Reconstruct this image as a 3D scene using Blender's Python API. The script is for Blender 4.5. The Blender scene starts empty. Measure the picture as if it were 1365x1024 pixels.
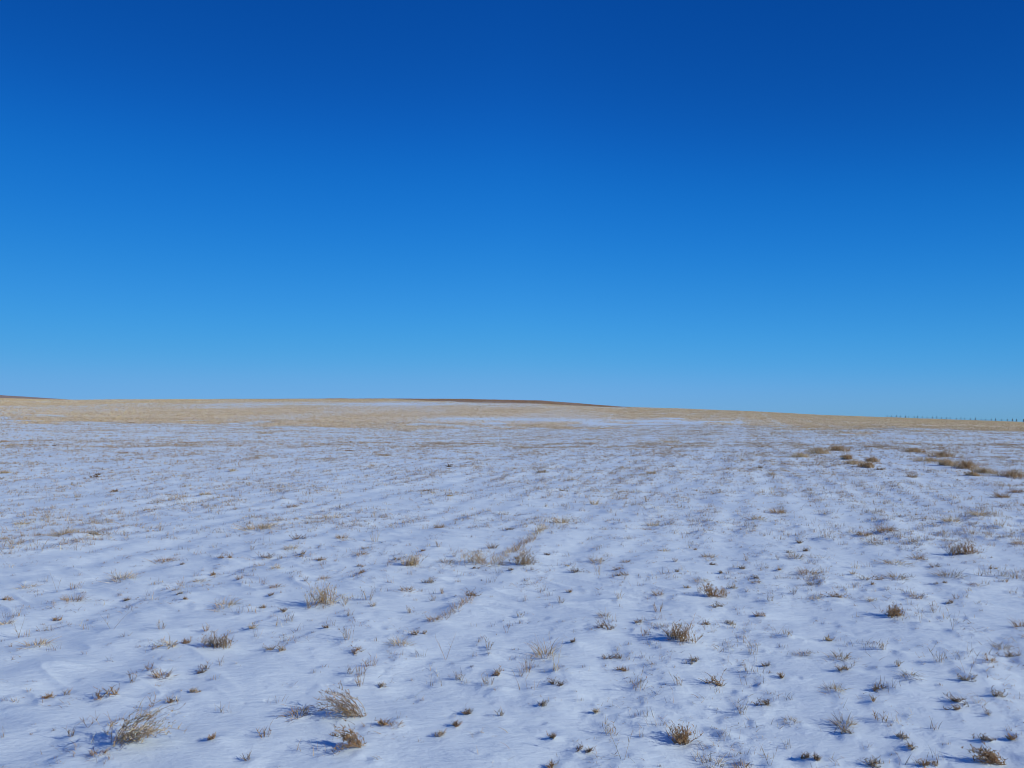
import bpy, math
import numpy as np

rng = np.random.default_rng(7)
C = bpy.context.scene.collection
RAD = math.radians
F, CX, CY, Y0 = 993.0, 682.5, 512.0, 556.0          # focal length and eye-level row of the 1365x1024 view
EYE = 1.6
SUN_AZ, SUN_EL = RAD(112), RAD(25)
ROW = RAD(17.5)                                     # drill rows run 17.5 degrees right of the view
DRIFT = np.array([0.86, -0.51]); DRIFT /= np.linalg.norm(DRIFT)   # way the wind laid the snow

# ---------------------------------------------------------------- noise
def hash2(ix, iy, seed):
    n = (ix.astype(np.int64) * 374761393 + iy.astype(np.int64) * 668265263 + seed * 1442695041) & 0xFFFFFFFF
    n = ((n ^ (n >> 13)) * 1274126177) & 0xFFFFFFFF
    n = (n ^ (n >> 16)) & 0xFFFFFFFF
    return n / 4294967295.0
def gnoise(x, y, seed=0):
    ix = np.floor(x); iy = np.floor(y); fx = x - ix; fy = y - iy
    u = fx*fx*fx*(fx*(fx*6-15)+10); v = fy*fy*fy*(fy*(fy*6-15)+10)
    def g(dx, dy):
        a = hash2(ix+dx, iy+dy, seed) * 2*np.pi
        return np.cos(a)*(fx-dx) + np.sin(a)*(fy-dy)
    a = g(0,0); b = g(1,0); c = g(0,1); d = g(1,1)
    return 1.5*((a*(1-u)+b*u)*(1-v) + (c*(1-u)+d*u)*v)
def sstep(a, b, x):
    t = np.clip((x-a)/(b-a), 0, 1); return t*t*(3-2*t)

# ---------------------------------------------------------------- land form
# skyline and field-edge heights, in view rows above eye level, by column
CREST_X = [-400, 0, 100, 300, 450, 620, 720, 830, 905, 1000, 1073, 1165, 1265, 1365, 1700]
CREST_E = [22, 24, 22.5, 23.5, 24, 23.5, 21.3, 13.2, 11, 7.5, 3.4, -0.4, -3.7, -7.4, -16]
EDGE_X = [-400, 0, 300, 500, 700, 900, 1200, 1365, 1700]
EDGE_E = [-3, -4, -10, -14, -18, -17, -15, -17, -20]
KR = np.array([0, 20, 90, 190, 300, 400, 700, 1500, 4000.0])
def macro(x, y):
    r = np.hypot(x, y) + 1e-6
    th = np.clip(np.arctan2(x, y), RAD(-46), RAD(46))
    px = CX + F*np.tan(th); k = np.cos(th)/F
    ec = np.interp(px, CREST_X, CREST_E); ee = np.interp(px, EDGE_X, EDGE_E)
    zb = EYE + ee*k*90; zc = EYE + ec*k*300
    em = ee + (ec-ee)*0.74
    Z = [0*r, 0*r, zb, EYE + em*k*190, zc, EYE + (ec-0.8)*k*400, EYE + (ec-9)*k*700, EYE+(ec-16)*k*1500, EYE+(ec-25)*k*4000]
    out = np.zeros_like(r)
    m = [0*r]
    for i in range(1, len(KR)-1):
        a = (Z[i]-Z[i-1])/(KR[i]-KR[i-1]); b = (Z[i+1]-Z[i])/(KR[i+1]-KR[i])
        w1 = KR[i+1]-KR[i]; w0 = KR[i]-KR[i-1]
        m.append((a*w1 + b*w0)/(w0+w1))
    m.append((Z[-1]-Z[-2])/(KR[-1]-KR[-2]))
    for i in range(len(KR)-1):
        h = KR[i+1]-KR[i]; s = (r >= KR[i]) & (r < KR[i+1] if i < len(KR)-2 else True)
        t = (r-KR[i])/h
        v = (2*t**3-3*t**2+1)*Z[i] + (t**3-2*t**2+t)*h*m[i] + (-2*t**3+3*t**2)*Z[i+1] + (t**3-t**2)*h*m[i+1]
        out = np.where(s, v, out)
    # low far hill on the left
    out = out + 21.8*np.exp(-(((x+760)/330)**2 + ((y-760)/230)**2))
    return out
def relief(x, y):
    r = np.hypot(x, y)
    u = x*DRIFT[0] + y*DRIFT[1]; v = -x*DRIFT[1] + y*DRIFT[0]
    c = x*math.cos(ROW) - y*math.sin(ROW); l = x*math.sin(ROW) + y*math.cos(ROW)
    z0 = 0.005*np.clip(r/14-.5, 0, 1)*np.cos((c+1.4+.2*gnoise(l*.12, c*.3, 64))*2*np.pi/2.03)*-1
    wob = gnoise(l*0.25, c*0.4, 3)*0.9
    z = z0 + 0.022*gnoise(x*0.35, y*0.35, 11)*2
    z = z + 0.0075*gnoise(c*1.7+wob, l*0.55, 5)*2
    z = z + 0.0038*(.3+sstep(-.4,.4,gnoise(c*.9,l*.5,8)))*np.sin((c+0.12*gnoise(l*0.5, c*0.5, 9))*2*np.pi/0.62)
    z = z + 0.0120*gnoise(u*0.75, v*2.6, 21)*(0.6+0.8*sstep(-.3,.5,gnoise(x*.3,y*.3,4)))
    z = z + 0.0080*gnoise(u*1.5, v*4.6, 27)*(0.5+sstep(-.3,.4,gnoise(x*.45,y*.45,28)))*(.55+.45*np.clip(r/12,0,1))
    z = z + 0.003*np.abs(gnoise(u*2.6+.4*gnoise(x*3,y*3,30), v*6.5, 29))
    near = np.clip((60-r)/40, 0, 1)
    rg = 1-np.abs(gnoise(u*0.9, v*3.6+.5*gnoise(u, v, 34), 33))*2.2
    z = z + 0.013*near*np.clip(rg, 0, 1)**3*sstep(-.15, .35, gnoise(x*.5, y*.5, 35))
    z = z + near*0.0060*gnoise(u*2.2, v*7.0, 22)
    n = gnoise(u*3.0, v*11.0, 23)
    z = z + near*0.0022*n
    fade = np.clip(r/120, 0, 1)
    z = z + fade*0.10*gnoise(x*0.09, y*0.09, 31) + np.clip(r/300,0,1)*0.16*gnoise(x*0.03,y*0.03,32)
    return z

# polar sheet, fine where the view looks
r1 = 0.5*1.04**np.arange(42); r2 = r1[-1]*1.0052**np.arange(1, 620); r3 = r2[-1]*1.0105**np.arange(1, 440)
RR = np.concatenate([r1, r2, r3])
th_f = RAD(-44) + RAD(0.1)*np.arange(881)
th_b = RAD(44) + RAD(4)*np.arange(1, 68)
TH = np.concatenate([th_f, th_b])
NR, NT = len(RR), len(TH)
GX = RR[:, None]*np.sin(TH)[None]; GY = RR[:, None]*np.cos(TH)[None]
H = macro(GX, GY) + relief(GX, GY)
LR = np.log(RR)

def ground_at(x, y):
    x = np.atleast_1d(np.asarray(x, float)); y = np.atleast_1d(np.asarray(y, float))
    r = np.hypot(x, y); th = np.arctan2(x, y)
    fi = np.interp(np.log(r), LR, np.arange(NR)); fj = np.clip((th-RAD(-44))/RAD(0.1), 0, 879.99)
    i = np.minimum(fi.astype(int), NR-2); j = fj.astype(int); a = fi-i; b = fj-j
    return (H[i, j]*(1-a)+H[i+1, j]*a)*(1-b) + (H[i, j+1]*(1-a)+H[i+1, j+1]*a)*b

def unproject(px, py):
    """ground point seen at a pixel of the 1365x1024 view"""
    t = (px-CX)/F
    # rays by depth: camera pitched so that row Y0 is eye level
    pit = math.atan((Y0-CY)/F)
    v = (CY-py)/F
    d = np.array([t, math.cos(pit)-v*math.sin(pit), math.sin(pit)+v*math.cos(pit)])
    q = 1.0*1.003**np.arange(2300)
    x, y, z = d[0]*q, d[1]*q, EYE+d[2]*q
    k = int(np.argmax(z <= macro(x, y)))
    return float(x[k]), float(y[k])
def project(x, y, z):
    pit = math.atan((Y0-CY)/F)
    yy = y*math.cos(pit) + (z-EYE)*math.sin(pit); zz = -y*math.sin(pit) + (z-EYE)*math.cos(pit)
    return CX + F*x/yy, CY - F*zz/yy

def stamp(x, y, s, a, tail=3.0):
    r = math.hypot(x, y); R = (tail+1.5)*s
    i0, i1 = np.searchsorted(RR, [max(r-R, 0.4), r+R])
    th = math.atan2(x, y); dt = R/max(r, .5)
    j0 = int(np.clip((th-dt-RAD(-44))/RAD(.1), 0, 880)); j1 = int(np.clip((th+dt-RAD(-44))/RAD(.1)+1, 0, 881))
    if i1 <= i0 or j1 <= j0: return
    X = GX[i0:i1, j0:j1]-x; Y = GY[i0:i1, j0:j1]-y
    u = X*DRIFT[0]+Y*DRIFT[1]; v = -X*DRIFT[1]+Y*DRIFT[0]
    L = np.where(u < 0, .9*s, tail*.55*s); wv = s*(1 - 0.25*np.clip(u/(tail*s), 0, 1))
    m = np.exp(-np.abs(v/wv)**1.4)*np.exp(-np.abs(u/L)**1.5)
    sc = np.exp(-((u+1.5*s)/(.7*s))**2 - (v/(1.1*s))**2)*0.2
    H[i0:i1, j0:j1] += a*(m - sc)

# ---------------------------------------------------------------- materials
def mat(name):
    m = bpy.data.materials.new(name); m.use_nodes = True
    nt = m.node_tree; b = nt.nodes['Principled BSDF']
    return m, nt, b
def N(nt, t, **k):
    n = nt.nodes.new(t)
    for a, v in k.items(): setattr(n, a, v)
    return n
def plant_mat(name, rough=0.75):
    m, nt, b = mat(name)
    at = N(nt, 'ShaderNodeVertexColor'); at.layer_name = 'Col'
    tc = N(nt, 'ShaderNodeTexCoord'); no = N(nt, 'ShaderNodeTexNoise'); no.inputs['Scale'].default_value = 60
    mx = N(nt, 'ShaderNodeMix', data_type='RGBA', blend_type='MULTIPLY'); mx.inputs[0].default_value = 1
    rp = N(nt, 'ShaderNodeValToRGB'); rp.color_ramp.elements[0].position = .3; rp.color_ramp.elements[1].position = .7
    rp.color_ramp.elements[0].color = (.72, .72, .72, 1); rp.color_ramp.elements[1].color = (1.15, 1.15, 1.15, 1)
    nt.links.new(tc.outputs['Object'], no.inputs['Vector']); nt.links.new(no.outputs['Fac'], rp.inputs[0])
    nt.links.new(at.outputs['Color'], mx.inputs[6]); nt.links.new(rp.outputs[0], mx.inputs[7])
    nt.links.new(mx.outputs[2], b.inputs['Base Color']); b.inputs['Roughness'].default_value = rough
    b.inputs['Specular IOR Level'].default_value = .25
    tr = N(nt, 'ShaderNodeBsdfTranslucent'); nt.links.new(mx.outputs[2], tr.inputs['Color'])
    ms = N(nt, 'ShaderNodeMixShader'); ms.inputs[0].default_value = .35
    nt.links.new(b.outputs[0], ms.inputs[1]); nt.links.new(tr.outputs[0], ms.inputs[2])
    nt.links.new(ms.outputs[0], nt.nodes['Material Output'].inputs['Surface'])
    return m
M_PLANT = plant_mat('dry_plant')

def snow_mat():
    m, nt, b = mat('snow')
    at = N(nt, 'ShaderNodeVertexColor'); at.layer_name = 'Col'
    geo = N(nt, 'ShaderNodeNewGeometry')
    b.inputs['Roughness'].default_value = .55; b.inputs['Specular IOR Level'].default_value = .2
    sep = N(nt, 'ShaderNodeSeparateColor'); nt.links.new(at.outputs['Color'], sep.inputs[0])
    # litter breaks the snow up: red channel = amount of straw, green = bare brown earth
    n1 = N(nt, 'ShaderNodeTexNoise'); n1.inputs['Scale'].default_value = 1.3; n1.inputs['Detail'].default_value = 6; n1.inputs['Roughness'].default_value = .7
    nt.links.new(geo.outputs['Position'], n1.inputs['Vector'])
    def mask(ch, gain):
        a = N(nt, 'ShaderNodeMath', operation='ADD'); nt.links.new(n1.outputs['Fac'], a.inputs[0]); nt.links.new(sep.outputs[ch], a.inputs[1])
        s = N(nt, 'ShaderNodeMath', operation='SUBTRACT'); nt.links.new(a.outputs[0], s.inputs[0]); s.inputs[1].default_value = .95
        g = N(nt, 'ShaderNodeMath', operation='MULTIPLY', use_clamp=True); nt.links.new(s.outputs[0], g.inputs[0]); g.inputs[1].default_value = gain
        return g
    ms = mask(0, 6); mb = mask(1, 8)
    n2 = N(nt, 'ShaderNodeTexNoise'); n2.inputs['Scale'].default_value = 9; n2.inputs['Detail'].default_value = 4
    nt.links.new(geo.outputs['Position'], n2.inputs['Vector'])
    rs = N(nt, 'ShaderNodeValToRGB'); rs.color_ramp.elements[0].color = (.74, .85, .89, 1); rs.color_ramp.elements[1].color = (.80, .90, .92, 1)
    nt.links.new(n2.outputs['Fac'], rs.inputs[0])
    rt = N(nt, 'ShaderNodeValToRGB'); rt.color_ramp.elements[0].color = (.76, .63, .42, 1); rt.color_ramp.elements[1].color = (.90, .76, .52, 1)
    rt.color_ramp.elements[0].position = .35; rt.color_ramp.elements[1].position = .65
    nt.links.new(n2.outputs['Fac'], rt.inputs[0])
    x1 = N(nt, 'ShaderNodeMix', data_type='RGBA'); nt.links.new(ms.outputs[0], x1.inputs[0]); nt.links.new(rs.outputs[0], x1.inputs[6]); nt.links.new(rt.outputs[0], x1.inputs[7])
    x2 = N(nt, 'ShaderNodeMix', data_type='RGBA'); nt.links.new(mb.outputs[0], x2.inputs[0]); nt.links.new(x1.outputs[2], x2.inputs[6]); x2.inputs[7].default_value = (.40, .25, .13, 1)
    nt.links.new(x2.outputs[2], b.inputs['Base Color'])
    # wind-rippled crust, a few millimetres deep
    mp = N(nt, 'ShaderNodeMapping'); mp.inputs['Rotation'].default_value = (0, 0, math.atan2(-DRIFT[1], DRIFT[0])); mp.inputs['Scale'].default_value = (9, 20, 12)
    nt.links.new(geo.outputs['Position'], mp.inputs['Vector'])
    n3 = N(nt, 'ShaderNodeTexNoise'); n3.inputs['Scale'].default_value = 1; n3.inputs['Detail'].default_value = 5; n3.inputs['Roughness'].default_value = .6
    nt.links.new(mp.outputs[0], n3.inputs['Vector'])
    bp = N(nt, 'ShaderNodeBump'); bp.inputs['Distance'].default_value = .011; bp.inputs['Strength'].default_value = .8
    nt.links.new(n3.outputs['Fac'], bp.inputs['Height'])
    n4 = N(nt, 'ShaderNodeTexNoise'); n4.inputs['Scale'].default_value = 45; n4.inputs['Detail'].default_value = 6; n4.inputs['Roughness'].default_value = .75
    nt.links.new(geo.outputs['Position'], n4.inputs['Vector'])
    bp2 = N(nt, 'ShaderNodeBump'); bp2.inputs['Distance'].default_value = .006; bp2.inputs['Strength'].default_value = .5
    nt.links.new(n4.outputs['Fac'], bp2.inputs['Height']); nt.links.new(bp.outputs[0], bp2.inputs['Normal'])
    nt.links.new(bp2.outputs[0], b.inputs['Normal'])
    return m

# ---------------------------------------------------------------- blades and stems
PAL = {'tan': (.62, .43, .22), 'straw': (.90, .755, .50), 'brown': (.43, .27, .135), 'grey': (.50, .42, .32), 'dark': (.25, .175, .115), 'rust': (.47, .27, .12)}
def colours(n, mix, var=.25):
    """mix: {name: weight}"""
    names = list(mix); w = np.array([mix[k] for k in names], float); w /= w.sum()
    P = np.array([PAL[k] for k in names])
    c = P[rng.choice(len(names), n, p=w)]
    return np.clip(c*(1+var*(rng.random((n, 1))*2-1))*(1+.06*(rng.random((n, 3))*2-1)), 0, 1)

def paths(base, az, l0, l1, L, segs, turn=0.0):
    """curved centre lines: lean goes from l0 to l1 (radians from vertical)"""
    n = len(base); P = np.zeros((n, segs+1, 3)); P[:, 0] = base
    for k in range(segs):
        t = (k+.5)/segs
        ln = l0+(l1-l0)*t; a = az + turn*t
        d = np.stack([np.sin(a)*np.sin(ln), np.cos(a)*np.sin(ln), np.cos(ln)], 1)
        P[:, k+1] = P[:, k] + d*(L/segs)[:, None]
    return P
WSC = [1.0]
def strips(P, w, col):
    """flat tapered blades"""
    w = w*WSC[0]
    n, K, _ = P.shape
    d = P[:, -1]-P[:, 0]; a = rng.random(n)*2*np.pi
    side = np.stack([np.cos(a), np.sin(a), .25*(rng.random(n)-.5)], 1)
    side -= d*(np.sum(side*d, 1)/np.maximum(np.sum(d*d, 1), 1e-9))[:, None]
    side /= np.maximum(np.linalg.norm(side, axis=1), 1e-6)[:, None]
    tap = np.linspace(1, .25, K)
    off = side[:, None, :]*(w[:, None]*tap[None])[:, :, None]*.5
    V = np.stack([P-off, P+off], 2).reshape(-1, 3)
    b = (np.arange(n)*K*2)[:, None] + (np.arange(K-1)*2)[None]
    Q = np.stack([b, b+1, b+3, b+2], -1).reshape(-1, 4)
    return V, Q, np.repeat(col, K*2, 0)
def tubes(P, w, col):
    """three-sided tapered stems"""
    w = w*WSC[0]
    n, K, _ = P.shape
    d = P[:, -1]-P[:, 0]; d /= np.maximum(np.linalg.norm(d, axis=1), 1e-6)[:, None]
    ref = np.where(np.abs(d[:, 2:3]) > .9, np.array([[1., 0, 0]]), np.array([[0., 0, 1]]))
    s1 = np.cross(d, ref); s1 /= np.linalg.norm(s1, axis=1)[:, None]; s2 = np.cross(d, s1)
    tap = np.linspace(1, .4, K); ring = []
    for q in range(3):
        a = q*2*np.pi/3
        o = (s1*math.cos(a)+s2*math.sin(a))[:, None, :]*(w[:, None]*tap[None])[:, :, None]*.5
        ring.append(P+o)
    V = np.stack(ring, 2).reshape(-1, 3)
    b = (np.arange(n)*K*3)[:, None] + (np.arange(K-1)*3)[None]
    Q = np.concatenate([np.stack([b+q, b+(q+1) % 3, b+3+(q+1) % 3, b+3+q], -1).reshape(-1, 4) for q in range(3)])
    return V, Q, np.repeat(col, K*3, 0)
def make(name, pieces, parent=None, loc=None, material=None, smooth=False):
    V = []; Q = []; K = []; o = 0
    for v, q, c in pieces:
        V.append(v); Q.append(q+o); K.append(c); o += len(v)
    V = np.concatenate(V); Q = np.concatenate(Q); K = np.concatenate(K)
    if loc is not None: V = V - np.asarray(loc)
    me = bpy.data.meshes.new(name)
    me.vertices.add(len(V)); me.vertices.foreach_set('co', V.astype(np.float32).ravel())
    me.loops.add(Q.size); me.loops.foreach_set('vertex_index', Q.astype(np.int32).ravel())
    me.polygons.add(len(Q)); me.polygons.foreach_set('loop_start', np.arange(0, Q.size, 4, dtype=np.int32))
    ca = me.color_attributes.new('Col', 'FLOAT_COLOR', 'POINT')
    ca.data.foreach_set('color', np.concatenate([K, np.ones((len(K), 1))], 1).astype(np.float32).ravel())
    if smooth: me.polygons.foreach_set('use_smooth', np.ones(len(Q), bool))
    me.update(calc_edges=True); me.validate()
    me.materials.append(material or M_PLANT)
    ob = bpy.data.objects.new(name, me); C.objects.link(ob)
    if parent is not None: ob.parent = parent
    elif loc is not None: ob.location = loc
    return ob
U = lambda a, b, n: a + (b-a)*rng.random(n)

MIX = {'tan': {'tan': 5, 'straw': 4, 'brown': 2, 'grey': 1}, 'brown': {'brown': 5, 'rust': 4, 'tan': 3, 'dark': 1},
       'grey': {'grey': 5, 'dark': 1.5, 'tan': 2, 'brown': 1}, 'dark': {'dark': 5, 'brown': 3, 'grey': 2}}
ROWD = np.array([math.sin(ROW), math.cos(ROW)])

def grow(kind, col, W, Hh, x, y, face=None):
    """pieces of one plant in world space; W width, Hh height in metres. returns (foliage, stems)"""
    mix = MIX[col]; fo = []; st = []
    def base(n, R, ell=1.0, along=None):
        a = rng.random(n)*2*np.pi; q = np.sqrt(rng.random(n))*R
        p = np.stack([np.cos(a)*q, np.sin(a)*q*ell], 1)
        if along is not None:
            t = (rng.random(n)-.5)*along; p = p + t[:, None]*(face if face is not None else ROWD)[None]
        X = x+p[:, 0]; Y = y+p[:, 1]
        return np.stack([X, Y, ground_at(X, Y)-.006-.08*min(Hh, .2)], 1), np.arctan2(p[:, 0], p[:, 1])
    if kind == 'tuft':
        n = int(np.clip(30+W*260, 26, 150)); b, a = base(n, W*.30)
        L = Hh*U(.45, 1.15, n); P = paths(b, a+U(-.9, .9, n), U(0, .9, n), U(.5, 1.7, n), L, 4, U(-.9, .9, n))
        fo.append(strips(P, U(.0022, .0048, n), colours(n, mix)))
        n2 = max(8, n//2); b, a = base(n2, W*.42); P = paths(b, a+U(-.6, .6, n2), U(.8, 1.3, n2), U(1.2, 1.75, n2), W*U(.25, .6, n2), 3, U(-1, 1, n2))
        fo.append(strips(P, U(.002, .004, n2), colours(n2, mix)))
    elif kind == 'bush':
        n = int(np.clip(26+W*60, 22, 60)); _, _a = base(1, .01)
        k0 = int(rng.integers(5, 9)); cb, _ = base(k0, W*.20, 1); cb[:, 0] += W*.34*np.linspace(-1, 1, k0); wt = rng.random(k0)+.35; ci = rng.choice(k0, n, p=wt/wt.sum())
        X = cb[ci, 0]+rng.normal(0, W*.09, n); Y = cb[ci, 1]+rng.normal(0, W*.09, n); b = np.stack([X, Y, ground_at(X, Y)-.008], 1)
        a = rng.random(n)*6.28; hs = (.4+.85*wt/wt.max())[ci]
        R = np.hypot(W*.5, Hh)
        ln = U(0, 1.25, n); L = Hh*hs*(1-ln/1.6*.35)*U(.4, 1.25, n) + ln*W*.12
        P = paths(b, a+U(-.4, .4, n), ln*.7, ln*1.3, L, 5, U(-1, 1, n)); st.append(tubes(P, U(.0028, .0042, n), colours(n, {col if col in PAL else 'tan': 3, 'brown': 2})))
        m = n*10; i = rng.integers(0, n, m); k = rng.integers(1, 6, m)
        B = P[i, k]; P2 = paths(B, rng.random(m)*6.28, U(.1, 1.0, m), U(.3, 1.6, m), U(.02, .055, m)*(.6+Hh*4), 3, U(-1, 1, m))
        nl = n//2; bl, _ = base(nl, W*.25); Pl = paths(bl, rng.random(nl)*6.28, U(.5, 1.3, nl), U(1.2, 1.9, nl), W*U(.2, .6, nl), 5, U(-1.2, 1.2, nl)); Pl[:, :, 2] = np.maximum(Pl[:, :, 2], ground_at(Pl[:, :, 0].ravel(), Pl[:, :, 1].ravel()).reshape(nl, -1)+.003); fo.append(tubes(Pl, U(.002, .0034, nl), colours(nl, mix)))
        fo.append(strips(P2, U(.0022, .0045, m), colours(m, mix)))
        m2 = m//2; i = rng.integers(0, m, m2); B = P2[i, 3]
        P3 = paths(B, rng.random(m2)*6.28, U(.1, 1.4, m2), U(.1, 1.6, m2), U(.008, .02, m2), 2)
        fo.append(strips(P3, U(.003, .006, m2), colours(m2, mix)))
    elif kind == 'tangle':
        # stems blown over: rise, arch and trail towards one side
        n = int(np.clip(14+W*55, 14, 40)); b, a = base(n, W*.2, 1.0)
        fa = face if face is not None else np.array([-1, 0.])
        fz = math.atan2(fa[0], fa[1])
        P = paths(b, fz+U(-.75, .75, n), U(-.2, .9, n), U(1.4, 2.3, n), W*U(.45, 1.0, n), 8, U(-.8, .8, n))
        P[:, :, 2] = np.maximum(P[:, :, 2], ground_at(P[:, :, 0].ravel(), P[:, :, 1].ravel()).reshape(n, -1)+.004)
        st.append(tubes(P, U(.0025, .0042, n), colours(n, {'grey': 3, 'brown': 3, 'tan': 1})))
        m = n*14; i = rng.integers(0, n, m); k = rng.integers(1, 9, m); B = P[i, k]
        P2 = paths(B, fz+U(-1.8, 1.8, m), U(.2, 1.3, m), U(1.0, 2.3, m), U(.02, .07, m)*(W/.3), 4, U(-1, 1, m))
        P2[:, :, 2] = np.maximum(P2[:, :, 2], ground_at(P2[:, :, 0].ravel(), P2[:, :, 1].ravel()).reshape(m, -1)+.003)
        fo.append(strips(P2, U(.0022, .0045, m), colours(m, mix)))
        m2 = m; i = rng.integers(0, m, m2); k = rng.integers(1, 5, m2); B = P2[i, k]
        P3 = paths(B, rng.random(m2)*6.28, U(.3, 1.6, m2), U(.3, 2, m2), U(.008, .02, m2), 2)
        fo.append(strips(P3, U(.003, .006, m2), colours(m2, mix)))
    elif kind == 'sprig':
        n = int(np.clip(6+W*30, 6, 16)); b, a = base(n, W*.22)
        L = Hh*U(.5, 1.1, n); P = paths(b, a+U(-.5, .5, n), U(0, .35, n), U(.1, .8, n), L, 4, U(-.4, .4, n))
        fo.append(tubes(P, U(.0022, .0034, n), colours(n, mix)))
        m = n*3; i = rng.integers(0, n, m); k = rng.integers(1, 5, m); B = P[i, k]
        fo.append(strips(paths(B, rng.random(m)*6.28, U(.2, 1, m), U(.3, 1.5, m), U(.012, .04, m), 2), U(.0022, .004, m), colours(m, mix)))
    elif kind == 'low':
        k0 = int(np.clip(3+W*9, 3, 8)); cb, _ = base(k0, W*.38, .6)      # a few separate crowns, unequal
        wt = rng.random(k0)**1.5+.15; n = int(np.clip(12+W*70, 12, 48)); i = rng.choice(k0, n, p=wt/wt.sum())
        X = cb[i, 0]+rng.normal(0, W*.05, n); Y = cb[i, 1]+rng.normal(0, W*.05, n); b = np.stack([X, Y, ground_at(X, Y)-.006], 1)
        L = W*U(.08, .36, n)*(.6+.8*wt[i]); P = paths(b, rng.random(n)*6.28, U(0, 1.2, n), U(.7, 1.9, n), L, 4, U(-1.4, 1.4, n))
        P[:, :, 2] = np.maximum(P[:, :, 2], ground_at(P[:, :, 0].ravel(), P[:, :, 1].ravel()).reshape(n, -1)+.003)
        fo.append(tubes(P, U(.0022, .0048, n), colours(n, mix, .4)))
        m = n*4; i = rng.integers(0, n, m); k = rng.integers(1, 5, m); B = P[i, k]
        fo.append(strips(paths(B, rng.random(m)*6.28, U(.1, 1.3, m), U(.5, 1.7, m), U(.008, .035, m), 2, U(-1, 1, m)), U(.002, .005, m), colours(m, mix, .4)))
    elif kind == 'stick':
        n = 2; b, a = base(n, .012)
        az = np.array([math.pi/2, -math.pi/2]) + U(-.5, .5, n)
        ln = np.arctan2(W*.5, Hh)*U(.7, 1.2, n)
        L = np.hypot(Hh, W*.5)*U(.8, 1.1, n)
        P = paths(b, az, ln*.8, ln*1.1, L, 5); fo.append(tubes(P, U(.0024, .0034, n), colours(n, mix)))
        m = 9; i = rng.integers(0, n, m); k = rng.integers(2, 6, m); B = P[i, k]
        fo.append(strips(paths(B, rng.random(m)*6.28, U(.2, .8, m), U(.3, 1.0, m), U(.02, .05, m), 2), U(.002, .003, m), colours(m, mix)))
    elif kind == 'mat':
        Hh = Hh*1.5
        mix = {**mix, 'tan': 5, 'straw': 2}
        n = 460; sx_ = rng.normal(0, 1, (n, 2)); sx_[:, 0] += .5*np.sin(sx_[:, 1]*2+rng.random()*6)
        X = x+sx_[:, 0]*W*.26; Y = y+sx_[:, 1]*W*.42; k_ = np.hypot(sx_[:, 0], sx_[:, 1]) < 1.7; X = np.where(k_, X, x); Y = np.where(k_, Y, y)
        b = np.stack([X, Y, ground_at(X, Y)-.006], 1)
        L = Hh*U(.4, 1.0, n); P = paths(b, rng.random(n)*6.28, U(0, .9, n), U(.4, 1.5, n), L, 3, U(-.8, .8, n))
        fo.append(strips(P, U(.0022, .0042, n), colours(n, mix)))
    elif kind == 'strip':
        n = int(np.clip(40+W*160, 40, 170)); b, a = base(n, .045, 1, along=W)
        L = Hh*U(.4, 1.1, n); P = paths(b, rng.random(n)*6.28, U(0, .8, n), U(.3, 1.5, n), L, 4, U(-.5, .5, n))
        fo.append(strips(P, U(.0022, .0048, n), colours(n, mix)))
    return fo, st

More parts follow.
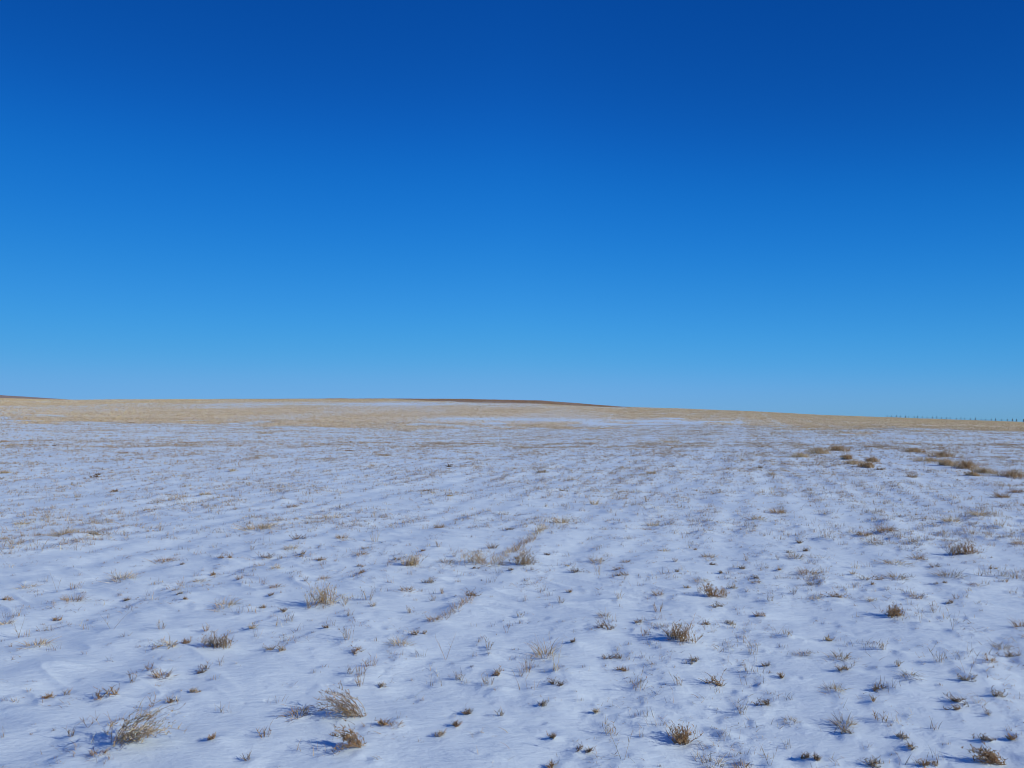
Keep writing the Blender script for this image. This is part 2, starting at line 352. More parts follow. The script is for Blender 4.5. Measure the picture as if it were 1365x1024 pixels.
# ---------------------------------------------------------------- plants seen one by one
# column, row of the foot, width, height (pixels of the 1365x1024 view), form, colour, short name used by neighbours' labels
PL = [
 (189,1000,86,34,'tangle','tan','arched tan tangle'), (455,958,66,34,'tangle','grey','fallen grey tangle'), (468,1002,44,22,'tangle','brown','brown forked tangle'),
 (436,808,54,30,'bush','tan','big bushy tuft'), (548,756,27,20,'bush','tan','dense rounded tuft'), (905,858,44,26,'bush','brown','golden brown bush'),
 (726,874,36,38,'tuft','tan','tall golden tuft'), (703,893,34,28,'sprig','brown','forked brown weed'), (741,893,20,42,'stick','tan',None),
 (740,897,20,14,'sprig','tan',None), (807,842,42,12,'low','dark','flat dark patch'), (490,802,26,26,'sprig','grey','upright grey sprig'),
 (463,856,32,30,'sprig','grey','straight grey blades'), (300,810,38,20,'tuft','tan','tan tuft on mound'), (293,866,40,20,'bush','grey','grey brushy weed'),
 (220,867,34,14,'low','tan',None), (250,860,26,14,'low','brown',None), (366,870,38,20,'low','grey','grey twiggy weed'),
 (50,861,40,16,'tuft','tan','tan tuft over drift'), (98,801,32,18,'tuft','brown',None), (217,905,24,26,'tuft','brown','leaning brown tuft'), (199,897,14,14,'sprig','brown',None),
 (176,914,14,20,'sprig','dark',None), (268,898,26,10,'low','dark',None), (143,932,44,16,'low','brown',None), (66,933,18,8,'low','brown',None), (90,925,14,8,'sprig','grey',None),
 (204,948,12,16,'stick','brown',None), (229,941,16,8,'low','dark',None), (261,927,18,10,'low','grey',None), (118,975,26,12,'stick','brown',None), (94,988,14,18,'sprig','dark',None),
 (398,955,36,22,'tuft','brown','leaning brown clump'), (354,986,40,18,'sprig','brown',None), (130,1019,26,16,'tuft','brown',None), (330,1022,14,12,'sprig','dark',None),
 (512,969,26,12,'low','brown',None), (527,971,20,10,'tuft','brown',None), (480,915,18,20,'sprig','rust' if False else 'brown',None), (148,845,58,22,'stick','grey','long slanting stalk'), (25,850,22,34,'stick','grey',None),
 (84,715,34,20,'tuft','tan',None), (126,716,30,10,'low','grey',None), (344,708,48,14,'tuft','tan','wide tan tuft'), (431,692,46,10,'strip','tan','long tan strip'), (398,724,30,10,'low','dark',None),
 (300,746,26,12,'low','brown',None), (354,744,30,10,'low','dark',None), (388,735,22,12,'tuft','tan',None), (219,745,32,10,'tuft','brown',None), (163,771,40,16,'tuft','tan','rounded tan tuft'),
 (266,771,22,8,'tuft','tan',None), (37,783,26,8,'tuft','tan',None), (101,784,26,14,'sprig','brown',None), (76,788,16,24,'stick','grey',None), (367,784,20,10,'tuft','brown',None), (378,818,22,12,'low','grey',None),
 (5,800,24,14,'low','brown',None), (8,835,16,18,'tuft','tan',None), (240,778,10,14,'sprig','brown',None), (172,797,14,9,'low','dark',None), (385,830,24,16,'sprig','grey',None), (215,840,22,18,'sprig','grey',None), (275,840,16,14,'sprig','brown',None),
 (430,750,18,10,'low','brown',None), (433,771,16,10,'tuft','brown',None), (455,722,20,12,'tuft','brown',None), (20,735,30,16,'sprig','tan',None), (30,700,22,10,'tuft','tan',None), (213,710,18,16,'sprig','tan',None),
 (652,754,76,20,'bush','tan','wide tan clump'), (700,728,46,16,'strip','brown','brown ridge strip'), (720,712,30,14,'strip','tan',None), (676,740,34,10,'strip','tan',None), (699,755,30,16,'bush','grey','pale brushy clump'),
 (656,732,16,16,'tuft','dark','dark upright tuft'), (597,751,24,12,'tuft','grey',None), (747,699,26,20,'tuft','tan','pair of tan blades'), (792,673,12,16,'tuft','tan',None), (586,706,18,12,'tuft','brown',None), (500,726,18,26,'sprig','tan',None),
 (482,743,18,10,'tuft','brown',None), (586,734,16,12,'sprig','brown',None), (679,709,12,10,'low','dark',None), (543,788,24,12,'tuft','brown','squat brown tuft'), (576,779,30,16,'low','grey',None), (590,790,14,12,'sprig','brown',None),
 (612,812,50,14,'strip','brown','slanting brown strip'), (578,830,20,16,'tuft','brown',None), (634,795,34,10,'low','brown',None), (548,817,24,14,'sprig','grey',None), (533,860,30,20,'tuft','tan','spiky tan tuft'),
 (556,845,22,14,'low','brown',None), (596,878,34,36,'stick','grey','thin V of stems'), (494,888,24,18,'sprig','brown',None), (482,903,26,22,'sprig','brown',None), (467,900,14,14,'sprig','grey',None), (577,802,16,10,'sprig','grey',None),
 (820,878,36,24,'low','dark','dark twiggy weed'), (851,918,30,22,'sprig','grey','grey fan of stems'), (737,915,34,12,'low','dark',None), (652,912,34,22,'sprig','grey',None), (625,951,26,14,'low','dark',None), (607,970,24,16,'low','dark','small dark knot'),
 (667,954,16,14,'sprig','grey',None), (817,976,38,22,'sprig','grey','grey branching weed'), (740,986,18,6,'low','brown',None), (774,1002,28,18,'low','dark','dark fork'), (831,1014,44,44,'stick','grey','tall V of stalks'), (737,1022,20,8,'low','brown',None),
 (908,982,26,24,'bush','brown','dark brown bush'), (878,818,22,20,'sprig','brown',None), (824,802,16,18,'sprig','tan',None), (797,762,12,24,'sprig','tan','single upright tuft'), (885,735,16,8,'tuft','tan',None), (834,750,14,8,'tuft','brown',None), (831,769,24,12,'low','brown',None),
 (747,808,22,14,'sprig','grey',None), (693,823,16,12,'sprig','grey',None), (765,764,28,8,'low','dark',None), (795,748,26,14,'tuft','grey',None), (905,915,20,18,'sprig','grey',None), (676,842,12,14,'stick','grey',None), (660,900,26,10,'low','brown',None),
 (765,860,10,8,'low','dark',None), (653,865,24,14,'sprig','grey',None), (612,904,24,14,'sprig','grey',None), (510,915,16,8,'low','grey',None), (585,982,20,8,'low','grey',None), (720,940,26,8,'low','grey',None), (870,700,24,12,'tuft','tan',None),
 (1036,686,26,14,'tuft','brown',None), (1011,695,26,8,'tuft','tan',None), (1151,715,20,12,'tuft','brown',None), (1181,712,30,18,'tuft','brown','brown spiky tuft'), (1168,727,28,12,'tuft','grey',None), (1218,727,24,16,'sprig','grey',None), (1223,744,20,16,'tuft','brown',None),
 (1063,724,18,8,'low','dark',None), (1077,735,20,8,'low','dark',None), (1100,720,30,26,'sprig','grey','sparse upright stems'), (945,743,20,12,'tuft','grey',None), (934,777,22,10,'tuft','tan',None), (954,796,28,20,'bush','brown','round brown bush'), (960,813,26,14,'low','grey',None), (933,792,14,14,'sprig','dark',None),
 (1077,768,36,18,'tuft','brown','brown row tuft'), (1084,782,18,16,'tuft','grey',None), (1087,800,18,12,'tuft','tan',None), (1058,793,14,12,'sprig','dark',None), (1115,799,34,8,'low','brown',None), (1164,776,32,14,'low','brown',None), (1195,771,34,16,'tuft','grey','greyish wide tuft'), (1192,751,40,10,'tuft','tan',None),
 (1282,740,32,20,'bush','brown','dense rusty bush'), (1336,770,52,18,'strip','grey','long greyish clump'), (1266,768,40,16,'tuft','grey',None), (1222,800,22,14,'tuft','brown',None), (1193,824,22,18,'bush','brown','small brown bush'), (1245,819,26,16,'sprig','grey',None), (1305,692,26,16,'tuft','tan','pale spiky tuft'),
 (1268,698,26,14,'tuft','tan',None), (1330,705,34,18,'sprig','tan',None), (1346,720,16,14,'sprig','grey',None), (1295,715,36,18,'sprig','brown',None), (1360,728,18,12,'tuft','brown',None), (1316,683,40,14,'sprig','grey',None),
 (1003,872,26,26,'sprig','grey','thin branching weed'), (976,830,22,10,'low','grey',None), (1050,851,24,16,'sprig','grey',None), (1070,873,26,12,'tuft','grey',None), (1121,880,30,18,'tuft','grey','grey brown tuft'), (1126,898,30,12,'low','grey',None), (1111,922,30,20,'tuft','tan','pale tan tuft'),
 (1175,924,26,12,'low','dark',None), (1212,909,30,10,'tuft','grey',None), (1163,940,14,12,'sprig','brown',None), (1252,887,28,20,'sprig','grey',None), (1336,866,26,14,'tuft','grey',None), (1345,878,28,14,'low','grey','grey woody clump'), (1361,842,20,22,'tuft','brown',None), (945,914,46,12,'low','brown','long brown twigs'),
 (925,885,30,12,'low','grey',None), (1016,940,28,14,'low','dark','dark slanting twigs'), (989,950,22,18,'sprig','grey',None), (1053,960,24,12,'tuft','grey',None), (1126,966,32,28,'tuft','grey','spiky grey tuft'), (1128,978,22,8,'low','grey',None), (1175,964,36,18,'sprig','brown',None), (1279,944,38,20,'low','dark','dark woody clump'), (1270,952,20,10,'low','dark',None), (1331,935,30,14,'low','grey',None),
 (1316,992,26,18,'low','dark',None), (1350,991,24,16,'low','brown',None), (1316,1019,46,24,'tangle','brown','big brown weed'), (1239,1023,26,14,'low','brown',None), (949,1014,44,18,'tuft','grey','greyish corner tuft'), (989,1019,26,20,'tuft','brown',None), (1070,1008,18,14,'low','dark',None), (1087,1012,20,20,'low','dark','stubby dark twig'), (1171,1020,42,22,'low','grey','reaching bare branch'),
 (1290,914,24,6,'low','grey',None), (1196,895,14,10,'sprig','grey',None), (1228,835,10,26,'stick','grey',None), (1270,845,10,26,'stick','grey',None), (1290,905,28,32,'stick','grey',None), (1178,868,26,16,'sprig','grey',None), (1215,1000,16,10,'low','grey',None), (1025,1020,22,26,'stick','grey',None),
 (1038,905,16,8,'low','brown',None), (1100,765,22,10,'sprig','tan',None), (1140,757,24,12,'sprig','tan',None), (1008,780,14,8,'tuft','brown',None), (1060,745,26,14,'tuft','grey',None), (985,760,22,10,'low','grey',None), (1200,985,22,9,'low','grey',None), (1320,960,22,12,'sprig','grey',None),
 # brown matted patches farther off on the right
 (1066,610,30,6,'mat','tan','low tan patch'), (1092,605,34,8,'mat','tan','golden matted patch'), (1118,601,30,7,'mat','brown','long matted patch'), (1129,613,14,6,'mat','brown',None), (1137,620,30,5,'mat','tan',None), (1155,624,22,7,'mat','brown','small rusty patch'), (1163,615,18,6,'mat','brown',None), (1173,627,12,6,'tuft','dark',None),
 (1220,603,28,5,'mat','brown','thin brown patch'), (1254,609,36,8,'mat','brown','broad brown patch'), (1238,616,42,5,'mat','tan',None), (1262,622,22,8,'mat','tan','pale matted patch'), (1288,625,38,10,'mat','brown','thick brown patch'), (1312,631,28,7,'mat','tan',None), (1296,635,18,5,'mat','tan',None),
 (1350,636,42,9,'mat','brown','dark rusty mat'), (1216,637,14,10,'tuft','grey',None), (1336,664,24,16,'tuft','brown','tall brown tuft'), (1356,657,18,8,'tuft','brown',None), (1162,597,28,5,'tuft','grey',None), (1011,625,14,5,'low','dark',None), (1029,632,12,7,'tuft','grey',None),
 (597,623,18,9,'low','dark','small dark shrub'), (465,602,8,5,'low','dark',None), (175,563,8,3,'tuft','brown',None), (74,596,8,5,'low','dark',None), (133,634,14,6,'low','dark',None), (124,638,18,5,'low','dark',None), (272,662,16,8,'tuft','tan',None), (165,605,12,4,'tuft','brown',None), (103,664,14,14,'sprig','tan',None), (208,672,10,10,'sprig','grey',None),
 (5,630,16,7,'tuft','tan',None), (355,578,22,5,'tuft','tan',None), (310,628,10,8,'tuft','tan',None), (388,675,18,6,'tuft','brown',None), (153,655,16,5,'low','brown',None), (570,655,16,6,'tuft','brown',None), (600,664,12,6,'tuft','tan',None), (868,632,14,8,'tuft','tan',None), (895,590,30,5,'tuft','tan',None), (722,631,16,8,'tuft','grey',None), (512,608,16,5,'tuft','brown',None), (750,657,16,6,'low','grey',None),
]
col_words = {'tan': 'tan', 'brown': 'brown', 'grey': 'grey', 'dark': 'dark'}
form = {'tangle': 'arching tangled weed', 'bush': 'dense bushy weed', 'tuft': 'spiky grass tuft', 'sprig': 'sparse upright sprig', 'low': 'low twiggy weed', 'stick': 'thin forked stalk', 'strip': 'long grass strip', 'mat': 'matted grass patch'}
obname = {'tangle': 'dry_weed', 'bush': 'dry_weed', 'low': 'dry_weed', 'sprig': 'dry_sprig', 'tuft': 'grass_tuft', 'strip': 'grass_tuft', 'mat': 'grass_patch', 'stick': 'dry_stalk'}
cat = {'dry_weed': 'weed', 'dry_sprig': 'sprig', 'grass_tuft': 'grass tuft', 'dry_stalk': 'stalk', 'grass_patch': 'grass patch'}
grp = {'dry_weed': 'dry weeds standing in the snow', 'dry_sprig': 'dry sprigs standing in the snow', 'grass_tuft': 'dry grass tufts in the snow', 'dry_stalk': 'bare stalks standing in the snow', 'grass_patch': 'matted grass patches in the snow'}

plants = []
for (px, py, w, h, kd, cl, lm) in PL:
    X, Y = unproject(px, py)
    d = Y
    plants.append(dict(x=X, y=Y, px=px, py=py, W=w*d/F, H=max(h*d/F*({'tuft': .74, 'sprig': .78, 'bush': .68, 'tangle': .78}.get(kd, 1)), .025), w=w, kind=kd, col=cl, lm=lm))
# smaller ones between them, near the viewer
def density(x, y):
    c = x*math.cos(ROW)-y*math.sin(ROW); l = x*math.sin(ROW)+y*math.cos(ROW)
    band = 1-.48*np.exp(-((((c+1.4+.25*gnoise(l*.15, c*.1, 60)+3.05) % 6.1)-3.05)/.75)**2)
    nearr = 1-sstep(14, 40, np.hypot(x, y))
    row = (1-(1-nearr)*.2*(1-np.cos((c+1.4+.2*gnoise(l*.12, c*.3, 64))*2*np.pi/2.03))*.5*2)
    row = row*(1-nearr*(.3-.3*np.cos((c+.12*gnoise(l*.5, c*.5, 9))*2*np.pi/.62)))
    cl = (.3+.7*sstep(-.35, .45, gnoise(x*.55, y*.55, 61))) * (.35+.65*sstep(-.3, .4, gnoise(x*2.2, y*2.2, 62)))
    right = .8+.4*sstep(-2, 6, c)*nearr
    cl = cl*(.62+.38*sstep(-.25, .35, gnoise(x*.18, y*.12, 63)))
    return band*row*cl*right
taken = np.array([(p['x'], p['y']) for p in plants]); extra = []
tries = 0
while len(extra) < 70 and tries < 20000:
    tries += 1
    r = math.sqrt(3.4**2+rng.random()*(9.5**2-3.4**2)); t = RAD(-35+70*rng.random()); x, y = r*math.sin(t), r*math.cos(t)
    if rng.random() > density(np.array([x]), np.array([y]))[0]: continue
    if np.min(np.hypot(taken[:, 0]-x, taken[:, 1]-y)) < .22: continue
    px, py = project(x, y, 0.0)
    if not (8 < px < 1357 and py < 1018): continue
    kd = rng.choice(['low', 'sprig', 'tuft', 'low']); cl = rng.choice(['brown', 'grey', 'dark', 'tan'], p=[.3, .35, .2, .15])
    W = .05+.08*rng.random(); extra.append(dict(x=x, y=y, px=px, py=py, W=W, H=.03+.05*rng.random(), w=W*F/y, kind=str(kd), col=str(cl), lm=None))
    taken = np.vstack([taken, (x, y)])
plants += extra

# ---------------------------------------------------------------- the many small sprigs (positions)
def scatter(n, r0, r1, power=1.0):
    out = []
    while sum(map(len, out)) < n:
        m = n*3
        r = (r0**(2*power)+rng.random(m)*(r1**(2*power)-r0**(2*power)))**(.5/power); t = U(RAD(-43), RAD(43), m)
        x, y = r*np.sin(t), r*np.cos(t)
        k = rng.random(m) < density(x, y)
        out.append(np.stack([x[k], y[k]], 1))
    return np.concatenate(out)[:n]
near = scatter(5200, 2.6, 12)
d2 = np.min(np.hypot(near[:, None, 0]-taken[None, :, 0], near[:, None, 1]-taken[None, :, 1]), 1)
near = near[d2 > .06]
mid = scatter(52000, 10.5, 48, .75)
far = scatter(100000, 40, 112, .8)
for p in plants: stamp(p['x'], p['y'], float(np.clip(p['W']*.42, .04, .3)), float(np.clip(p['W']*.055, .004, .02)), rng.uniform(3.5, 7))
for p in plants:
    if p['y'] < 16:
        for _ in range(int(rng.integers(2, 7))):
            a = rng.random()*6.28; q = p['W']*rng.uniform(.2, .9)
            stamp(p['x']+q*math.cos(a)+.2*p['W'], p['y']+q*math.sin(a)-.15*p['W'], rng.uniform(.02, .05)*(1+p['y']/12), rng.uniform(.0015, .0055), rng.uniform(2, 5))
for x, y in near: stamp(x, y, rng.uniform(.02, .05), rng.uniform(.002, .009), rng.uniform(4, 9))
for x, y in mid[:14000]: stamp(x, y, rng.uniform(.04, .12), rng.uniform(.004, .018), rng.uniform(4, 8))
# a mouse's trail of small prints across the near snow
for a, b in [((10, 985), (60, 972)), ((150, 955), (236, 954)), ((222, 961), (400, 925)), ((400, 925), (560, 880))]:
    n = 6
    for k in range(n):
        if rng.random() < .35: continue
        q = (k+.7*rng.random())/n
        X, Y = unproject(a[0]+(b[0]-a[0])*q, a[1]+(b[1]-a[1])*q)
        for s_ in (-.012, .012): stamp(X+s_*rng.uniform(.5, 1.5), Y+s_*rng.uniform(0, 1), .012, -rng.uniform(.004, .009), 1.6)

# ---------------------------------------------------------------- ground mesh
PX, PY = CX + F*GX/np.maximum(GY, 1e-3), None
fr = (GY > 0.3) & (np.abs(GX) < GY*1.05)
_, PY = project(GX, np.maximum(GY, .3), H)
def cap(px, r, x, y):
    lo = np.interp(px, [515, 560, 640, 720, 780, 860], [300, 270, 238, 234, 248, 300])     # near edge, metres
    return sstep(505, 535, px)*(1-sstep(835, 860, px))*sstep(-8, 10, r-lo+26*gnoise(x*.045, y*.045, 83))
def band_density(px, py, x, y):
    """how thick the straw stands in the far stubble, 0..1"""
    edge = np.interp(px, [0, 200, 300, 500, 700, 830, 900, 1000, 1100, 1365], [561, 562, 565, 570, 570, 562, 560, 567, 572, 576])
    top = np.interp(px, CREST_X, [Y0-e for e in CREST_E])
    d = sstep(0, 1, (edge-py)/5.5 + 1.6*gnoise(x*.06, y*.06, 71) + 1.2*gnoise(x*.2, y*.12, 73) + .5)
    hole = np.exp(-((px-260)/190)**2 - ((py-540.5)/3.4)**2)*.55 + np.exp(-((px-520)/150)**2 - ((py-538.5)/2.5)**2)*.85
    hole += np.exp(-((py-np.interp(px, [500, 900], [557, 562]))/3.0)**2)*sstep(500, 620, px)*(1-sstep(880, 960, px))*.75
    hole += .35*np.exp(-((px-700)/200)**2 - ((py-543)/3)**2)
    d = d*(1-cap(px, np.hypot(x, y), x, y))
    d = d*np.clip(1-hole, 0, 1)*(.62+.38*sstep(-.3, .3, gnoise(x*.05, y*.02, 72)))
    d = np.clip(d*(1+.6*sstep(960, 1100, px)), 0, 1)
    c = x*math.cos(ROW)-y*math.sin(ROW)
    d = d*(1-.35*sstep(.6, .9, np.cos(c*2*np.pi/6.1+1.44))*sstep(700, 880, px))
    return np.clip(d, 0, 1)
sd = np.where(fr & (np.hypot(GX, GY) > 55), band_density(PX, PY, GX, GY), 0)
topy = np.interp(PX, CREST_X, [Y0-e for e in CREST_E])
RG = np.hypot(GX, GY)
capmask = cap(PX, RG, GX, GY)*(RG < 420)
thin = sstep(280, 300, PX)*(1-sstep(515, 560, PX))*(RG > 283)*(RG < 420)
brown = np.clip(capmask + thin*.8 + (RG > 500)*(PX < 260)*1.1, 0, 1)*fr
colr = np.stack([np.where(RG > 420, .42, .38*sstep(.05,.3,sd)+.3*sd), brown*.62, 0*sd], -1).reshape(-1, 3)
V = np.stack([GX, GY, H], -1).reshape(-1, 3)
ii, jj = np.meshgrid(np.arange(NR-1), np.arange(NT), indexing='ij')
j2 = (jj+1) % NT
Q = np.stack([ii*NT+jj, (ii+1)*NT+jj, (ii+1)*NT+j2, ii*NT+j2], -1).reshape(-1, 4)
# close the hole under the viewer: collapse the first ring onto its middle
v0 = len(V); V = np.vstack([V, [[0, 0, float(H[0].mean())]]]); colr = np.vstack([colr, [[0, 0, 0]]])
jc = np.arange(0, NT-1, 2); capq = np.stack([jc, (jc+1) % NT, (jc+2) % NT, np.full(len(jc), v0)], -1)
Q = np.vstack([Q[:, ::-1], capq])
g = make('ground', [(V, Q, colr)], material=snow_mat(), smooth=True); g['kind'] = 'structure'
g['label'] = 'wind rippled snow lying over the open field'

# ---------------------------------------------------------------- write the plants
def label_for(p, marks):
    sz = 'small' if p['w'] < 17 else ('large' if p['w'] > 34 else 'middling')
    desc = f"{sz} {p['col']} {form[p['kind']]}"
    best = sorted(marks, key=lambda m: (m['px']-p['px'])**2+((m['py']-p['py'])*1.6)**2)
    return desc, best
marks = [p for p in plants if p['lm']]
used = set()
def rel(p, m):
    dx = p['px']-m['px']; dy = (p['py']-m['py'])*1.6; a = math.degrees(math.atan2(-dy, dx)) % 360
    words = ['right of', 'behind and right of', 'behind', 'behind and left of', 'left of', 'in front and left of', 'in front of', 'in front and right of']
    dist = math.hypot(dx, dy)
    q = 'just ' if dist < 45 else ('' if dist < 90 else 'well ')
    return q + words[int(((a+22.5) % 360)//45)]
for p in sorted(plants, key=lambda p: -p['w']):
    desc, best = label_for(p, marks)
    best = [m for m in best if m is not p]
    lab = None
    if p['lm']:
        short = {'tuft': 'grass', 'strip': 'grass', 'mat': 'grass', 'bush': 'dry weed', 'tangle': 'dry weed', 'low': 'dry weed', 'sprig': 'dry weed', 'stick': 'dry plant'}[p['kind']]
        lab = f"{p['lm']} of {short}, {rel(p, best[0])} the {best[0]['lm']}"
    if lab is None or lab in used:
        for m in best[:6]:
            l2 = f"{desc} {rel(p, m)} the {m['lm']}"
            if l2 not in used: lab = l2; break
    used.add(lab); p['label'] = lab
for p in plants:
    face = None
    if p['kind'] == 'tangle': face = {189: np.array([1., -.1]), 455: np.array([-1., -.25]), 468: np.array([-.9, -.2])}.get(p['px'], np.array([-1., .2]))
    x0, y0 = p['x'], p['y']
    if p['kind'] == 'tangle': x0, y0 = x0 - face[0]*p['W']*.28, y0 - face[1]*p['W']*.28
    if p['kind'] == 'strip' and p['px'] in (431, 1336, 1066): face = np.array([1., .12]) if p['px'] != 1336 else np.array([1., -.6])
    W = p['W']*(2.2 if p['kind'] == 'strip' and face is None else 1)
    WSC[0] = max(1.0, math.hypot(x0, y0)/8)
    parts = grow(p['kind'], p['col'], W, p['H'], x0, y0, face)
    loc = (x0, y0, float(ground_at(x0, y0)[0]))
    nm = obname[p['kind']]
    if parts[1]:
        o = bpy.data.objects.new(nm, None); C.objects.link(o); o.location = loc; o.empty_display_size = .05
        make('foliage', parts[0], parent=o, loc=loc); make('stem', parts[1], parent=o, loc=loc)
    else:
        o = make(nm, parts[0], loc=loc)
    o['label'] = p['label']; o['category'] = cat[nm]; o['group'] = grp[nm]

WSC[0] = 1.0
def mass(pts, nb, hs, ws, spread, mixes, segs, flat=.5):
    """many small sprigs in one go; returns pieces"""
    n = len(pts); cnt = rng.integers(nb[0], nb[1], n); idx = np.repeat(np.arange(n), cnt); m = len(idx)
    r = np.hypot(pts[:, 0], pts[:, 1])[idx]
    size = (hs[0]+(hs[1]-hs[0])*rng.random(n)**2)[idx]
    lowf = (rng.random(n) < flat)[idx]
    a = rng.random(m)*6.28; q = rng.random(m)*spread*size*np.where(lowf, 1.7, .8)
    x = pts[idx, 0]+np.cos(a)*q*1.3; y = pts[idx, 1]+np.sin(a)*q
    z = ground_at(x, y)-.006
    L = size*U(.5, 1.2, m)*np.where(lowf, .9, 1)
    P = paths(np.stack([x, y, z], 1), rng.random(m)*6.28, np.where(lowf, U(.5, 1.2, m), U(0, .5, m)), np.where(lowf, U(1.1, 1.6, m), U(.1, 1.1, m)), L, segs, U(-.6, .6, m))
    kind = rng.integers(0, len(mixes), n)[idx]
    col = np.zeros((m, 3))
    for k, mx in enumerate(mixes):
        s = kind == k
        if s.any(): col[s] = colours(int(s.sum()), mx)
    return strips(P, (ws[0]+ws[1]*r)*U(.7, 1.4, m), col)
mx4 = [MIX['tan'], MIX['brown'], MIX['grey'], MIX['dark'], MIX['grey'], MIX['brown']]
o = make('dry_grass', [mass(near, (3, 14), (.012, .075), (.0020, .0001), 1.0, mx4, 3),
                       mass(mid, (5, 14), (.025, .11), (.0018, .00016), 1.0, mx4, 2),
                       mass(far, (3, 8), (.04, .12), (.003, .00022), 1.1, mx4+[MIX['tan'], MIX['grey'], {'straw': 3, 'tan': 2}, {'straw': 3, 'tan': 2}], 2)])
o['kind'] = 'stuff'; o['label'] = 'small dry sprigs poking through the snow all over the field'; o['category'] = 'grass'

# far stubble, thick pale straw with the snow showing between
def cover(n, r0, r1, fn):
    r = np.sqrt(r0**2+rng.random(n)*(r1**2-r0**2)); t = U(RAD(-44), RAD(44), n)
    x, y = r*np.sin(t), r*np.cos(t); z = ground_at(x, y); px, py = project(x, y, z)
    k = rng.random(n) < fn(px, py, x, y); return np.stack([x, y], 1)[k]
st = cover(300000, 70, 310, band_density)
o = make('stubble', [mass(st, (3, 6), (.10, .21), (.018, .00032), .8, [{'straw': 6, 'tan': 2}, {'straw': 4, 'tan': 4, 'brown': 1}], 1, .25)])
o['kind'] = 'stuff'; o['label'] = 'pale straw stubble standing in a band below the skyline'; o['category'] = 'stubble'
cp = cover(120000, 198, 312, lambda px, py, x, y: np.clip(cap(px, np.hypot(x, y), x, y) + sstep(280, 300, px)*(1-sstep(515, 560, px))*(np.hypot(x, y) > 283), 0, 1)*(.3+.7*sstep(-.3, .2, gnoise(x*.07, y*.05, 81))))
o = make('brown_grass', [mass(cp, (3, 6), (.14, .34), (.02, .0001), .8, [{'brown': 5, 'rust': 6}, {'dark': 1, 'brown': 4, 'rust': 4, 'tan': 3}], 1, .2)])
o['kind'] = 'stuff'; o['label'] = 'dark brown rough grass capping the middle of the low rise'; o['category'] = 'grass'

# ---------------------------------------------------------------- fence on the right skyline
def fence():
    m, nt, b = mat('weathered_wood')
    tc = N(nt, 'ShaderNodeTexCoord'); no = N(nt, 'ShaderNodeTexNoise'); no.inputs['Scale'].default_value = 4
    mp = N(nt, 'ShaderNodeMapping'); mp.inputs['Scale'].default_value = (6, 6, .6)
    rp = N(nt, 'ShaderNodeValToRGB'); rp.color_ramp.elements[0].color = (.035, .028, .024, 1); rp.color_ramp.elements[1].color = (.09, .075, .06, 1)
    nt.links.new(tc.outputs['Object'], mp.inputs[0]); nt.links.new(mp.outputs[0], no.inputs[0]); nt.links.new(no.outputs[0], rp.inputs[0]); nt.links.new(rp.outputs[0], b.inputs['Base Color'])
    b.inputs['Roughness'].default_value = .9
    w, ntw, bw = mat('fence_wire'); bw.inputs['Base Color'].default_value = (.18, .17, .16, 1); bw.inputs['Metallic'].default_value = .7; bw.inputs['Roughness'].default_value = .6
    nz = N(ntw, 'ShaderNodeTexNoise'); nz.inputs['Scale'].default_value = 30; rz = N(ntw, 'ShaderNodeValToRGB')
    rz.color_ramp.elements[0].color = (.12, .09, .07, 1); rz.color_ramp.elements[1].color = (.24, .23, .22, 1)
    ntw.links.new(nz.outputs[0], rz.inputs[0]); ntw.links.new(rz.outputs[0], bw.inputs['Base Color'])
    root = bpy.data.objects.new('wire_fence', None); C.objects.link(root)
    root['label'] = 'wire fence on short dark posts along the right skyline'; root['category'] = 'fence'
    def post_mesh():
        seg = 8; zs = [(-.3, .13), (0, .13), (.9, .125), (1.45, .115), (1.5, .08)]
        V = []; Qs = []
        for z, r in zs:
            for k in range(seg):
                a = k*2*math.pi/seg; V.append((r*math.cos(a)*(1+.08*math.sin(3*a)), r*math.sin(a), z))
        for i in range(len(zs)-1):
            for k in range(seg): Qs.append((i*seg+k, i*seg+(k+1) % seg, (i+1)*seg+(k+1) % seg, (i+1)*seg+k))
        t = (len(zs)-1)*seg
        for k in range(1, seg-1, 2): Qs.append((t, t+k, t+k+1, t+(k+2) % seg if k+2 < seg else t+seg-1))
        me = bpy.data.meshes.new('post'); me.from_pydata(V, [], [q for q in Qs if len(set(q)) == 4]); me.materials.append(m); me.update(); return me
    me = post_mesh(); tops = []; s = -12.0
    sp = []
    while s < 54: sp.append(s + rng.uniform(-.4, .4)); s += 2.05
    root_loc = None
    for k, s in enumerate(sp):
        x = 215-.6*s; y = 320+.8*s; z = float(ground_at(x, y)[0])
        if root_loc is None: root_loc = (x, y, z); root.location = root_loc
        ob = bpy.data.objects.new('post', me); C.objects.link(ob); ob.parent = root
        hs = rng.uniform(.85, 1.12); ob.scale = (hs, hs, hs)
        ob.location = (x-root_loc[0], y-root_loc[1], z-root_loc[2]); ob.rotation_euler = (rng.uniform(-.05, .05), rng.uniform(-.05, .05), rng.uniform(0, 6))
        tops.append((x, y, z))
    T = np.array(tops)
    for hgt in (.45, .8, 1.15):
        P = (T + np.array([0, 0, hgt]))[None]
        V, Qd, K = tubes(P, np.array([.012]), np.array([[.2, .2, .2]]))
        make('wire', [(V, Qd, K)], parent=root, loc=root_loc, material=w)
fence()

# ---------------------------------------------------------------- light, sky, camera
sc = bpy.context.scene
w = bpy.data.worlds.new('World'); sc.world = w; w.use_nodes = True
nt = w.node_tree; bg = nt.nodes['Background']; bg.inputs[1].default_value = .1
sky = N(nt, 'ShaderNodeTexSky', sky_type='NISHITA'); sky.sun_disc = False
sky.sun_elevation = SUN_EL; sky.sun_rotation = SUN_AZ; sky.altitude = 1500; sky.dust_density = .3; sky.ozone_density = 2
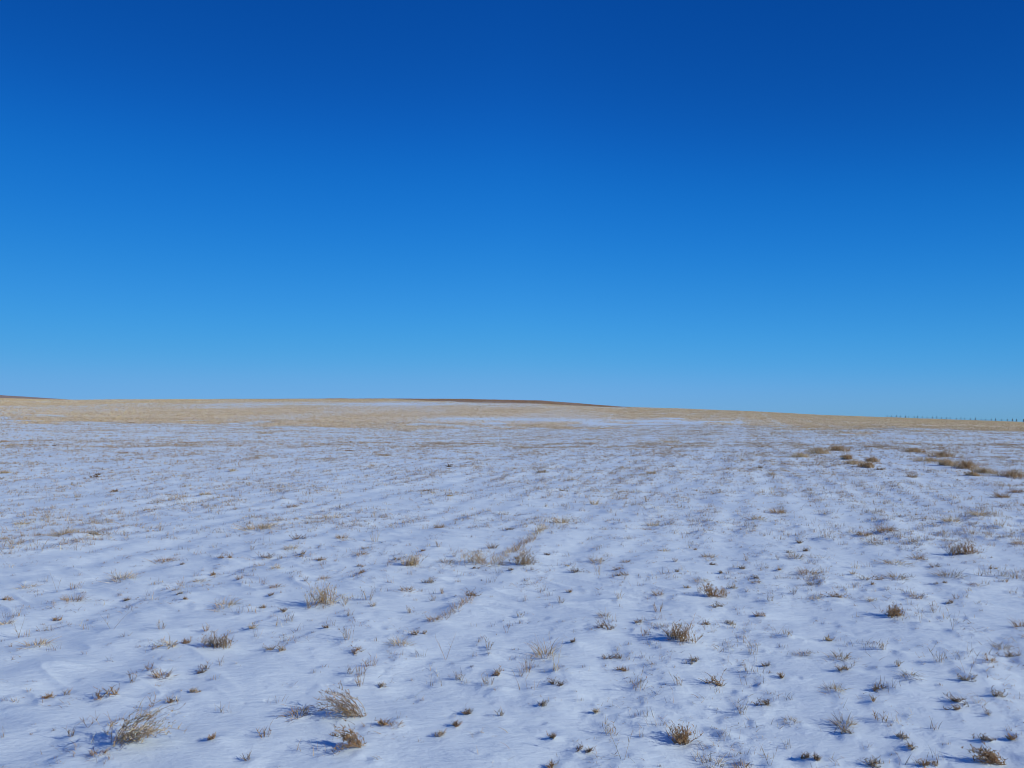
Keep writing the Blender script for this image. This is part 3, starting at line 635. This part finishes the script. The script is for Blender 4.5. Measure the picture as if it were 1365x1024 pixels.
# even the sky out from side to side: squeeze the direction across the view before it is looked up
tc = N(nt, 'ShaderNodeTexCoord'); sx = N(nt, 'ShaderNodeSeparateXYZ'); cx = N(nt, 'ShaderNodeCombineXYZ')
nt.links.new(tc.outputs['Generated'], sx.inputs[0])
def mth(op, a, b=None):
    n = N(nt, 'ShaderNodeMath', operation=op)
    for i, v in enumerate((a, b)):
        if v is None: continue
        if isinstance(v, (int, float)): n.inputs[i].default_value = v
        else: nt.links.new(v, n.inputs[i])
    return n.outputs[0]
KX = .08
xk = mth('MULTIPLY', sx.outputs[0], KX)
rem = mth('MAXIMUM', mth('SUBTRACT', mth('SUBTRACT', 1.0, mth('MULTIPLY', sx.outputs[2], sx.outputs[2])), mth('MULTIPLY', xk, xk)), 0.0)
yk = mth('MULTIPLY', mth('SQRT', rem), mth('SIGN', sx.outputs[1]))
nt.links.new(xk, cx.inputs[0]); nt.links.new(yk, cx.inputs[1]); nt.links.new(sx.outputs[2], cx.inputs[2])
nt.links.new(cx.outputs[0], sky.inputs[0])
m1 = N(nt, 'ShaderNodeVectorMath', operation='SCALE'); nt.links.new(sky.outputs[0], m1.inputs[0])
nt.links.new(mth('MULTIPLY', .1, mth('SUBTRACT', mth('SUBTRACT', 1.0, mth('MULTIPLY', .30, mth('MAXIMUM', sx.outputs[0], 0.0))), mth('MULTIPLY', .10, mth('MAXIMUM', mth('MULTIPLY', sx.outputs[0], -1.0), 0.0)))), m1.inputs['Scale'])
cv = N(nt, 'ShaderNodeRGBCurve')
def curve(c, pts):
    while len(c.points) > 2: c.points.remove(c.points[1])
    c.points[0].location = pts[0]; c.points[-1].location = pts[-1]
    for p in pts[1:-1]: c.points.new(*p)
curve(cv.mapping.curves[0], [(0, 0), (.08, .0024), (.133, .009), (.231, .037), (.34, .073), (.535, .146), (1, .20)])
curve(cv.mapping.curves[1], [(0, 0), (.139, .072), (.228, .171), (.371, .288), (.48, .35), (.652, .402), (1, .45)])
curve(cv.mapping.curves[2], [(0, 0), (.256, .362), (.386, .611), (.50, .715), (.56, .75), (.60, .755), (1, .78)])
cv.mapping.extend = 'HORIZONTAL'; cv.mapping.update()
nt.links.new(m1.outputs[0], cv.inputs['Color'])
m2 = N(nt, 'ShaderNodeVectorMath', operation='SCALE'); m2.inputs['Scale'].default_value = 10; nt.links.new(cv.outputs[0], m2.inputs[0])
nt.links.new(m2.outputs[0], bg.inputs[0])

ld = bpy.data.lights.new('sun', 'SUN'); ld.energy = 3.42; ld.angle = RAD(.5); ld.color = (1, .975, .88)
lo = bpy.data.objects.new('sun', ld); C.objects.link(lo)
lo.rotation_euler = (math.pi/2-SUN_EL, 0, math.pi-SUN_AZ)   # lamp's -Z points away from the sun
cam = bpy.data.cameras.new('camera'); co = bpy.data.objects.new('camera', cam); C.objects.link(co); sc.camera = co
cam.sensor_width = 36; cam.lens = 36*F/1365; cam.clip_start = .05; cam.clip_end = 10000
co.location = (0, 0, EYE + float(ground_at(0.001, .6)[0])*0); co.rotation_euler = (math.pi/2 + math.atan((Y0-CY)/F), 0, 0)
sc.view_settings.view_transform = 'Standard'; sc.view_settings.look = 'None'; sc.view_settings.exposure = 0; sc.view_settings.gamma = 1
sc.cycles.filter_width = 1.0
sc.cycles.max_bounces = 6; sc.cycles.diffuse_bounces = 3
